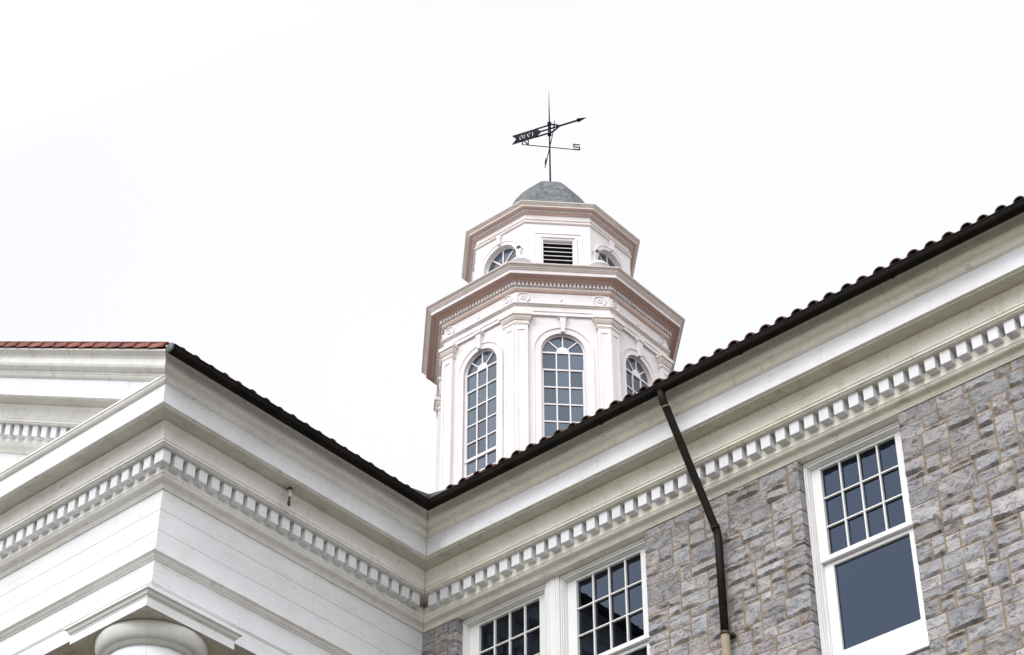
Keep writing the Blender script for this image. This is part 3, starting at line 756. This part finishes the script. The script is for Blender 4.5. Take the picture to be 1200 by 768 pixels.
for k in range(8):                            # pilaster wrapped round each corner
    xa, xb = face_xf(k), face_xf(k+1); h = 2.245*T8
    pth = [xa(0.672, 2.12, 0)[:2], xa(0.672, 2.235, 0)[:2], xa(2.235*T8, 2.235, 0)[:2], xb(-0.672, 2.235, 0)[:2], xb(-0.672, 2.12, 0)[:2]]
    mb = MB()
    a0 = [mb.vert((p[0], p[1], 21.64)) for p in pth]; a1 = [mb.vert((p[0], p[1], 25.99)) for p in pth]
    for j in range(4): mb.face((a0[j], a0[j+1], a1[j+1], a1[j]))
    mb.face(a1); mb.face(a0[::-1])
    for xf, sgn in ((xa, 1), (xb, -1)):        # raised borders leave a sunk panel
        lo, hi = 0.676, 2.235*T8
        for (t0, t1) in ((lo, lo+0.055), (hi-0.060, hi-0.002)):
            q0, q1 = sorted((sgn*t0, sgn*t1)); fbox(mb, xf, q0, q1, 2.234, 2.249, 21.7, 25.86)
        q0, q1 = sorted((sgn*lo, sgn*(hi-0.002))); fbox(mb, xf, q0, q1, 2.234, 2.2485, 25.861, 25.97)
    pl = part(mb, 'pilaster', P_TOWER, cup)
    cap = MB()
    pr = [(-0.05, 25.975), (0.018, 25.975), (0.018, 26.00), (0.030, 26.003), (0.030, 26.025), (0.012, 26.03), (0.012, 26.085)] + [(0.03, 26.09), (0.05, 26.125), (0.062, 26.15), (0.066, 26.18), (0.090, 26.185), (0.090, 26.262), (-0.05, 26.262)]
    cap.sweep(pth, pr); sub(cap, 'capital', P_TOWMID, pl)
# arched windows
for k in range(8):
    xf = face_xf(k); mb = MB()
    arch_trim(mb, xf, ZB, ZS, [(0.425, AW-0.03), (0.425, AW+0.022), (0.455, AW+0.022), (0.465, AW+0.012), (0.540, AW+0.016), (0.550, AW+0.035), (0.585, AW+0.035), (0.592, AW-0.03)])
    wn = part(mb, 'window', P_TOWER, cup)
    d0, d1 = AW-0.085, AW-0.045
    mb = MB()
    arch_trim(mb, xf, 25.02, ZS, [(0.392, d0), (0.392, d1), (0.426, d1), (0.426, d0)])      # thin fixed upper frame
    arch_trim(mb, xf, ZB, 25.015, [(0.370, d0), (0.370, d1), (0.426, d1), (0.426, d0)], 1)
    mb2 = MB()
    gw = 0.392
    for z in (ZS, 25.02): fbox(mb2, xf, -gw, gw, d0+.004, d1-.002, z-0.018, z+0.018)
    for z in (24.615, 24.215, 23.815, 23.08, 22.68, 22.28): fbox(mb2, xf, -0.371, 0.371, d0+.005, d1-.004, z-0.014, z+0.014)
    fbox(mb2, xf, -0.42, 0.42, d0+.003, d1+0.01, 23.39, 23.45)
    for tt in (-0.124, 0.124):
        for za, zb_ in ((ZB, 22.266), (22.294, 22.666), (22.694, 23.066), (23.094, 23.39), (23.45, 23.801), (23.829, 24.201), (24.229, 24.601), (24.629, 25.002), (25.038, ZS-.018)): fbox(mb2, xf, tt-0.013, tt+0.013, d0+.006, d1-.003, za, zb_)
    for ang in (45, 90, 135):
        a = R(ang); bar(mb2, xf, (0.10*math.cos(a), ZS+0.10*math.sin(a)), (0.385*math.cos(a), ZS+0.385*math.sin(a)), 0.024, d0+.006, d1-.004)
    n = 12; A = [mb2.vert(xf(0.125*math.cos(math.pi*i/n), d1-.001, ZS+0.017+0.125*math.sin(math.pi*i/n))) for i in range(n+1)]; B = [mb2.vert(xf(0.125*math.cos(math.pi*i/n), d0+.007, ZS+0.017+0.125*math.sin(math.pi*i/n))) for i in range(n+1)]
    mb2.face(A); mb2.face(B[::-1])
    for i in range(n): mb2.face((A[i], A[i+1], B[i+1], B[i]))
    mb2.face((A[0], A[-1], B[-1], B[0]))
    off = len(mb.v)
    mb.v += mb2.v; mb.f += [tuple(q+off for q in f_) for f_ in mb2.f]; mb.m += mb2.m; mb.c += mb2.c; mb.smooth += mb2.smooth
    sub(mb, 'sash', P_TOWER, wn)
    mb = MB(); dg = d0+0.015; n = 16
    def pane_tone():
        q = random.uniform(0.6, 1.5); return (q*random.uniform(.85, 1.05), q, q*random.uniform(.98, 1.12))
    zs_ = [ZB, 22.28, 22.68, 23.08, 23.42, 23.815, 24.215, 24.615, 25.02, ZS]; xs_ = [-.425, -.124, .124, .425]
    for za, zb_ in zip(zs_, zs_[1:]):
        for xa_, xb_ in zip(xs_, xs_[1:]):
            t1, t2 = random.uniform(-.004, .004), random.uniform(-.003, .003)
            mb.poly([xf(xa_, dg-t1, za), xf(xb_, dg+t1, za), xf(xb_, dg+t1+t2, zb_), xf(xa_, dg-t1+t2, zb_)], 0, pane_tone())
    for q in range(4):
        mb.poly([xf(0, dg, ZS)]+[xf(.425*math.cos(math.pi*(q*4+i_)/16), dg, ZS+.425*math.sin(math.pi*(q*4+i_)/16)) for i_ in range(5)], 0, pane_tone())
    sub(mb, 'pane', GLASS_T, wn)
    mb = MB()                                   # keystone
    A = [mb.vert(xf(t_, AW+0.0, z_)) for t_, z_ in ((-.035, 25.86), (.035, 25.86), (.062, 26.20), (-.062, 26.20))]; B = [mb.vert(xf(t_, AW+d_, z_)) for t_, d_, z_ in ((-.035, .075, 25.86), (.035, .075, 25.86), (.062, .10, 26.20), (-.062, .10, 26.20))]
    mb.face(B)
    for q in range(4): mb.face((A[q], B[q], B[(q+1) % 4], A[(q+1) % 4]))
    fbox(mb, xf, -.085, .085, AW, AW+0.12, 26.201, 26.262)
    sub(mb, 'keystone', P_TOWER, wn)
# entablature
mb = MB()
ent = [(2.18, 26.264), (2.395, 26.264), (2.395, 26.34), (2.410, 26.342), (2.410, 26.455), (2.430, 26.458), (2.455, 26.485), (2.470, 26.488), (2.470, 26.51), (2.405, 26.515), (2.400, 26.80), (2.18, 26.80)]
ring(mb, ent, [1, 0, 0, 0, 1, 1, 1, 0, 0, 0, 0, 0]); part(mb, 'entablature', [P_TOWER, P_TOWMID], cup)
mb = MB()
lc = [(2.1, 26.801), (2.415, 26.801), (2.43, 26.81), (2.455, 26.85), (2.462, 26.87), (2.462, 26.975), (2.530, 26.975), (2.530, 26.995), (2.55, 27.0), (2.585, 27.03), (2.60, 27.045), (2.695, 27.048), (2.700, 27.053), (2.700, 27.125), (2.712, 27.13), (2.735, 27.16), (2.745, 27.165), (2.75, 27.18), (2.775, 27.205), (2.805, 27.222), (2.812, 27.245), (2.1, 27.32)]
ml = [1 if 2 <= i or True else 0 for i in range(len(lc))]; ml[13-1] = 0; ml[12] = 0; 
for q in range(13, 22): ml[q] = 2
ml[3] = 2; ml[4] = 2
ring(mb, lc, ml); lcor = part(mb, 'lower_cornice', [P_TOWER, P_TOWBOUNCE, P_TOWMID], cup)
def tower_dentils(ap_in, ap_out, z0, z1, n_, wfrac, parent, indiv):
    rest = MB()
    for k in range(8):
        xf = face_xf(k); hw = ap_out*T8
        for i in range(n_):
            t = -hw+2*hw*(i+0.5)/n_; d_ = 2*hw/n_*wfrac/2
            if k in indiv:
                mb = MB(); fbox(mb, xf, t-d_, t+d_, ap_in, ap_out, z0, z1); sub(mb, 'dentil', P_TOWER, parent)
            else: fbox(rest, xf, t-d_, t+d_, ap_in, ap_out, z0, z1)
    sub(rest, 'dentil_row', P_TOWER, parent)['kind'] = 'stuff'
tower_dentils(2.462*C8-.004, 2.515*C8, 26.90, 26.974, 25, 0.62, lcor, (7, 0, 1))
# rosettes: rings with centre bosses and small studs
def disc(mb, xf, t, z, d, prof, n=18):
    rows = [[mb.vert(xf(t+r_*math.cos(2*math.pi*j/n), d+h_, z+r_*math.sin(2*math.pi*j/n))) for j in range(n)] for r_, h_ in prof]
    for a in range(len(prof)-1):
        for j in range(n): mb.face((rows[a][j], rows[a][(j+1) % n], rows[a+1][(j+1) % n], rows[a+1][j]), 0, None, True)
    mb.face(rows[-1])
for k in range(8):
    xf = face_xf(k); d = 2.400*C8
    for t in (-0.765, 0.73):
        mb = MB(); disc(mb, xf, t, 26.655, d, [(0.130, 0), (0.130, 0.028), (0.118, 0.038), (0.104, 0.03), (0.098, 0.012), (0.060, 0.014), (0.054, 0.032), (0.030, 0.036), (0.026, 0.018), (0.014, 0.03), (0.004, 0.035)]); part(mb, 'rosette', P_TOWER, cup)
    mb = MB(); disc(mb, xf, -0.02, 26.64, d, [(0.035, 0), (0.035, 0.012), (0.02, 0.022), (0.004, 0.024)]); part(mb, 'stud', P_TOWMID, cup)
# upper lantern
ring_ = MB(); ring(ring_, [(1.0, 27.30), (2.60, 27.26), (2.40, 27.34), (1.85, 27.50), (1.0, 27.50)]); part(ring_, 'skirt_roof', P_GREYW, cup)
UA = 1.595
lan = MB()
for k in range(8):
    xf = face_xf(k)
    if k % 2 == 1: arch_wall(lan, xf, UA*T8, 27.4, 29.12, 0.435, 27.75, 28.41, UA, 0.12, 16)
    else:
        q = lambda pts: lan.poly([xf(*p) for p in pts])
        hw = UA*T8; q([(-hw, UA, 27.4), (hw, UA, 27.4), (hw, UA, 28.0), (-hw, UA, 28.0)]); q([(-hw, UA, 28.72), (hw, UA, 28.72), (hw, UA, 29.12), (-hw, UA, 29.12)])
        q([(-hw, UA, 28.0), (-.3, UA, 28.0), (-.3, UA, 28.72), (-hw, UA, 28.72)]); q([(.3, UA, 28.0), (hw, UA, 28.0), (hw, UA, 28.72), (.3, UA, 28.72)])
part(lan, 'lantern_wall', P_TOWER, cup)
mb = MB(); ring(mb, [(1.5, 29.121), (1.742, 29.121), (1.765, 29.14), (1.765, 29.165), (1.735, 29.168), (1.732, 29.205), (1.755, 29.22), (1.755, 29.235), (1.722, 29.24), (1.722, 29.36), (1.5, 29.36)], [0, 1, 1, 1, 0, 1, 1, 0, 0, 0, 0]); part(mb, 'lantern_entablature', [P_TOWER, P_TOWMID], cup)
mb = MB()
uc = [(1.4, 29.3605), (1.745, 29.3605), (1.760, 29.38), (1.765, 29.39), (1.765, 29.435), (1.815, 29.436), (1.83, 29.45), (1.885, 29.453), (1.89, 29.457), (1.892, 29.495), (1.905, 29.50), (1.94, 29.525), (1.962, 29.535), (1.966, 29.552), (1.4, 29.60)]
ring(mb, uc, [1, 1, 1, 1, 1, 1, 1, 1, 2, 2, 2, 2, 2, 2, 2]); uco = part(mb, 'upper_cornice', [P_TOWER, P_TOWBOUNCE, P_TOWMID], cup)
tower_dentils(1.765*C8-.003, 1.803*C8, 29.395, 29.434, 30, 0.6, uco, ())
for k in range(8):
    xf = face_xf(k)
    if k % 2 == 1:                                # fan windows on the diagonal faces
        mb = MB(); arch_trim(mb, xf, 27.75, 28.41, [(0.435, UA-.02), (0.435, UA+.015), (0.50, UA+.015), (0.515, UA+.03), (0.560, UA+.03), (0.566, UA-.02)]); wn = part(mb, 'fan_window', P_TOWER, cup)
        mb = MB(); d0, d1 = UA-.118, UA-.085
        arch_trim(mb, xf, 27.75, 28.41, [(0.405, d0), (0.405, d1), (0.436, d1), (0.436, d0)])
        for a in (45, 90, 135): bar(mb, xf, (0, 28.41), (0.41*math.cos(R(a)), 28.41+0.41*math.sin(R(a))), 0.026, d0+.003, d1-.003)
        fbox(mb, xf, -.41, .41, d0+.004, d1-.001, 28.385, 28.425); fbox(mb, xf, -.015, .015, d0+.004, d1-.002, 27.75, 28.384)
        sub(mb, 'sash', P_TOWER, wn)
        mb = MB(); dg = d0+.01; mb.poly([xf(-.43, dg, 27.75), xf(.43, dg, 27.75)]+[xf(.43*math.cos(math.pi*i/16), dg, 28.41+.43*math.sin(math.pi*i/16)) for i in range(17)], 0, (1, 1, 1.05)); sub(mb, 'pane', GLASS_T, wn)
        mb = MB(); A = [mb.vert(xf(t_, UA, z_)) for t_, z_ in ((-.035, 28.88), (.035, 28.88), (.055, 29.12), (-.055, 29.12))]; B = [mb.vert(xf(t_, UA+.07, z_)) for t_, z_ in ((-.035, 28.88), (.035, 28.88), (.055, 29.12), (-.055, 29.12))]
        mb.face(B); [mb.face((A[q], B[q], B[(q+1) % 4], A[(q+1) % 4])) for q in range(4)]; sub(mb, 'keystone', P_TOWER, wn)
    else:                                         # louvred vents on the square faces
        mb = MB()
        def frame(t_, w_, z0, z1, a0, a1): fbox(mb, xf, -t_-w_, -t_, a0, a1, z0, z1+w_); fbox(mb, xf, t_, t_+w_, a0, a1, z0, z1+w_); fbox(mb, xf, -t_, t_, a0, a1-.001, z1, z1+w_)
        frame(0.298, 0.045, 28.04, 28.700, UA-.10, UA+.02); frame(0.344, 0.035, 28.00, 28.746, UA-.02, UA+.045); frame(0.46, 0.035, 27.9, 28.865, UA-.01, UA+.016)
        fbox(mb, xf, -.38, .38, UA-.1, UA+.05, 27.97, 28.039)
        vn = part(mb, 'louvre_vent', P_TOWER, cup)
        mb = MB()
        for i in range(6):
            z = 28.075+i*0.108
            P8 = [(-.297, UA-.005, z), (.297, UA-.005, z), (.297, UA-.005, z+.014), (-.297, UA-.005, z+.014), (-.297, UA-.085, z+.060), (.297, UA-.085, z+.060), (.297, UA-.085, z+.074), (-.297, UA-.085, z+.074)]
            v_ = [mb.vert(xf(*p)) for p in P8]
            for q in ((0,1,2,3), (7,6,5,4), (3,2,6,7), (0,4,5,1), (1,5,6,2), (0,3,7,4)): mb.face([v_[j] for j in q])
        sub(mb, 'louvres', P_TOWER, vn)
        mb = MB(); mb.poly([xf(-.3, UA-.095, 28.0), xf(.3, UA-.095, 28.0), xf(.3, UA-.095, 28.72), xf(-.3, UA-.095, 28.72)]); sub(mb, 'vent_opening', VOID, vn)
# white domed caps standing on the lower cornice at each corner, small spot lamps behind
for k in range(8):
    a = R(-22.5+45*k)+ROT; x, y = TX+2.02*math.cos(a), TY+2.02*math.sin(a)
    mb = MB(); mb.lathe((x, y, 0), [(0.20, 27.38), (0.20, 27.76), (0.235, 27.77), (0.235, 27.79)]+[(0.22*math.cos(u*math.pi/16), 27.78+0.13*math.sin(u*math.pi/16)) for u in range(1, 8)]+[(0.01, 27.91)], 20); part(mb, 'corner_cap', P_TOWER, cup)
for k, t in ((7, 0.60), (1, -0.60), (5, 0.60), (3, -.60)):
    xf = face_xf(k); p0 = Vector(xf(t, UA, 28.47)); p1 = Vector(xf(t, UA+0.10, 28.47)); p2 = Vector(xf(t*0.86, UA+0.16, 28.40))
    mb = MB(); mb.tube([p0, p1], 0.009, 8); mb.tube([p1-(p2-p1)*0.1, p1+(p2-p1)*0.45], [0.026, 0.036], 12); mb.tube([p1+(p2-p1)*.5, p1+(p2-p1)*1.7], 0.006, 6); part(mb, 'spot_lamp', LAMPG, cup)
# dome: shingled octagon
mb = MB()
dp = [(1.18, 29.60), (1.14, 29.90), (1.06, 30.25), (0.95, 30.58), (0.82, 30.87), (0.67, 31.12), (0.52, 31.31), (0.38, 31.43), (0.29, 31.50), (0.15, 31.55), (0.02, 31.57)]
def dome_r(z):
    for (r0, z0), (r1, z1) in zip(dp, dp[1:]):
        if z0 <= z <= z1: return r0+(r1-r0)*(z-z0)/(z1-z0)
    return 0.02
# courses of small shingles measured along the curve
pts = [dp[0]]
for (r0, z0), (r1, z1) in zip(dp, dp[1:]):
    L = math.hypot(r1-r0, z1-z0); n = max(1, round(L/0.085))
    for i in range(1, n+1): pts.append((r0+(r1-r0)*i/n, z0+(z1-z0)*i/n))
for (r0, z0), (r1, z1) in zip(pts, pts[1:]):
    for k in range(8):
        xf = face_xf(k); a0, a1 = r0*C8+0.005, r1*C8; nsh = max(1, round(2*a0*T8/0.11)); sh = random.random()
        cuts = [-1]+[(-1+2*(i+sh)/nsh) for i in range(nsh) if -0.98 < -1+2*(i+sh)/nsh < 0.98]+[1]
        for ca, cb in zip(cuts, cuts[1:]):
            g = random.uniform(0.09, 0.17); col = (g*0.93, g*0.99, g*1.04)
            h0, h1 = a0*T8, a1*T8
            mb.poly([xf(ca*h0, a0, z0-.004), xf(cb*h0, a0, z0-.004), xf(cb*h1, a1, z1), xf(ca*h1, a1, z1)], 0, col)
            mb.poly([xf(ca*h0, a0, z0-.004), xf(cb*h0, a0, z0-.004), xf(cb*h0, a0-.010, z0-.008), xf(ca*h0, a0-.010, z0-.008)], 0, (0.10, 0.11, 0.115))
part(mb, 'dome', SLATE, cup)

# ------------------------------------------------------------------ weathervane
wv = thing('weathervane', 'black iron weathervane arrow dated 1930 with compass letters on a rod above the cupola', 'weathervane', (TX+0.02, TY+0.03, 31.69))
RX, RY = TX+0.02, TY+0.03
mb = MB(); mb.tube([(RX, RY, 31.54), (RX, RY, 32.76), (RX, RY, 33.5), (RX, RY, 33.9), (RX, RY, 34.50)], [0.020, 0.017, 0.016, 0.012, 0.003], 10); part(mb, 'rod', IRON, wv)
mb = MB(); mb.lathe((RX, RY, 0), [(0.015, 31.56), (0.05, 31.57), (0.04, 31.60), (0.022, 31.63)], 14); part(mb, 'rod_collar', IRON, wv)
mb = MB(); mb.lathe((RX, RY, 0), [(0.02, 33.115), (0.046, 33.12), (0.046, 33.17), (0.036, 33.18), (0.036, 33.44), (0.046, 33.45), (0.046, 33.50), (0.018, 33.51)], 14); part(mb, 'hub', IRON, wv)
ang = math.atan2(7.255-6.725, -2.484+4.175); ux, uy = math.cos(ang), math.sin(ang)
ZC = 33.312
def vx(s_, n_, z_): return (RX+ux*s_-uy*n_, RY+uy*s_+ux*n_, ZC+z_)
def flat(mb, pts, th, f):
    A = [mb.vert(f(s_, -th/2, z_)) for s_, z_ in pts]; B = [mb.vert(f(s_, th/2, z_)) for s_, z_ in pts]; n = len(pts)
    mb.face(A[::-1]); mb.face(B)
    for k in range(n): mb.face((A[k], A[(k+1) % n], B[(k+1) % n], B[k]))
mb = MB()
mb.tube([vx(-0.34, 0, 0.118), vx(0, 0, 0.118), vx(0.07, 0, 0.112), vx(0.15, 0, 0.07), vx(0.24, 0, 0.004)], 0.018, 8)
mb.tube([vx(-0.19, 0, 0.0), vx(0.24, 0, 0.0)], 0.018, 8)
mb.tube([vx(-0.34, 0, -0.118), vx(0, 0, -0.118), vx(0.07, 0, -0.112), vx(0.15, 0, -0.07), vx(0.24, 0, -0.004)], 0.019, 8)
mb.tube([vx(0.22, 0, 0), vx(0.72, 0, 0)], 0.021, 8)
mb.tube([vx(0.66, 0, 0), vx(0.67, 0, 0), vx(0.89, 0, 0)], [0.02, 0.048, 0.002], 8)
part(mb, 'pointer', IRON, wv)
def text_mesh(s, size, ext):
    cu = bpy.data.curves.new('t', 'FONT'); cu.body = s; cu.size = size; cu.extrude = ext; cu.align_x = 'CENTER'; cu.align_y = 'CENTER'
    o = bpy.data.objects.new('t', cu); COL.objects.link(o); dg = bpy.context.evaluated_depsgraph_get()
    me = bpy.data.meshes.new_from_object(o.evaluated_get(dg)); bpy.data.objects.remove(o); return me
# banner in local frame (s,n,z) with the numerals cut through; numerals read from the far side
mb = MB(); flat(mb, [(-0.90, 0.132), (-0.90, 0.128), (-0.80, 0.0), (-0.90, -0.128), (-0.90, -0.132), (-0.34, -0.132), (-0.18, 0.0), (-0.34, 0.132)], 0.014, lambda s_, n_, z_: (s_, n_, z_))
ban = part(mb, 'banner', IRON, wv)
tme = text_mesh('1930', 0.215, 0.05)
bm = bmesh.new(); bm.from_mesh(tme)
for v in bm.verts: x, y, z = v.co; v.co = (-0.545-x*0.86, z, y*0.92)
bmesh.ops.remove_doubles(bm, verts=bm.verts, dist=1e-5); bmesh.ops.recalc_face_normals(bm, faces=bm.faces); bm.to_mesh(tme); bm.free()
cut = bpy.data.objects.new('cut', tme); COL.objects.link(cut)
bo = ban.modifiers.new('b', 'BOOLEAN'); bo.object = cut; bo.operation = 'DIFFERENCE'; bo.solver = 'EXACT'
ban.matrix_parent_inverse = Matrix.Identity(4); ban.parent = None
bpy.context.view_layer.update(); dg = bpy.context.evaluated_depsgraph_get()
nm = bpy.data.meshes.new_from_object(ban.evaluated_get(dg)); ban.modifiers.clear(); ban.data = nm; nm.name = 'banner'
bpy.data.objects.remove(cut)
for v in nm.vertices: s_, n_, z_ = v.co; v.co = vx(s_, n_, z_)
ban.parent = wv; ban.matrix_parent_inverse = Matrix.Translation(wv.location).inverted()
# compass arms
ZA = 32.763; AS = R(49.5)
def arm(mb, a, L0, L1, r=0.010):
    mb.tube([(RX+L0*math.cos(a), RY+L0*math.sin(a), ZA), (RX+L1*math.cos(a), RY+L1*math.sin(a), ZA)], r, 8)
mb = MB(); arm(mb, AS, -0.60, 0.66); part(mb, 'compass_arm', IRON, wv)
mb = MB(); arm(mb, AS+R(90), -0.66, 0.66); part(mb, 'compass_arm', IRON, wv)
def letter(ch, a, dist, size=0.17):
    """stroked block letter standing on its arm, read with the arm pointing to the reader's right (S) or left (N)"""
    mb = MB(); w_, h_, q = 0.13, 0.155, 0.024
    c_ = (RX+dist*math.cos(a), RY+dist*math.sin(a)); rdir = AS if ch in 'NS' else AS+R(90)
    f = lambda s_, n_, z_: (c_[0]+math.cos(rdir)*s_-math.sin(rdir)*n_, c_[1]+math.sin(rdir)*s_+math.cos(rdir)*n_, ZA+z_)
    def st(x0, z0, x1, z1):
        L = math.hypot(x1-x0, z1-z0); dx, dz = (x1-x0)/L, (z1-z0)/L; px, pz = -dz*q/2, dx*q/2
        flat(mb, [(x0-dx*q/2+px, z0-dz*q/2+pz), (x0-dx*q/2-px, z0-dz*q/2-pz), (x1+dx*q/2-px, z1+dz*q/2-pz), (x1+dx*q/2+px, z1+dz*q/2+pz)], 0.014, f)
    l, r_, b0, t0 = -w_/2, w_/2, 0.01, h_
    S = {'S': [(r_, t0, l, t0), (l, t0, l, (b0+t0)/2), (l, (b0+t0)/2, r_, (b0+t0)/2), (r_, (b0+t0)/2, r_, b0), (r_, b0, l, b0)],
         'N': [(l, b0, l, t0), (l, t0, r_, b0), (r_, b0, r_, t0)],
         'E': [(l, b0, l, t0), (l, b0, r_, b0), (l, (b0+t0)/2, r_*.6, (b0+t0)/2), (l, t0, r_, t0)],
         'W': [(l, t0, l*.5, b0), (l*.5, b0, 0, t0*.8), (0, t0*.8, r_*.5, b0), (r_*.5, b0, r_, t0)]}[ch]
    for s_ in S: st(*s_)
    part(mb, 'compass_letter', IRON, wv)
letter('S', AS, 0.60); letter('N', AS+R(180), 0.54); letter('E', AS+R(90), 0.60); letter('W', AS-R(90), 0.60)

scene.render.engine = 'CYCLES'
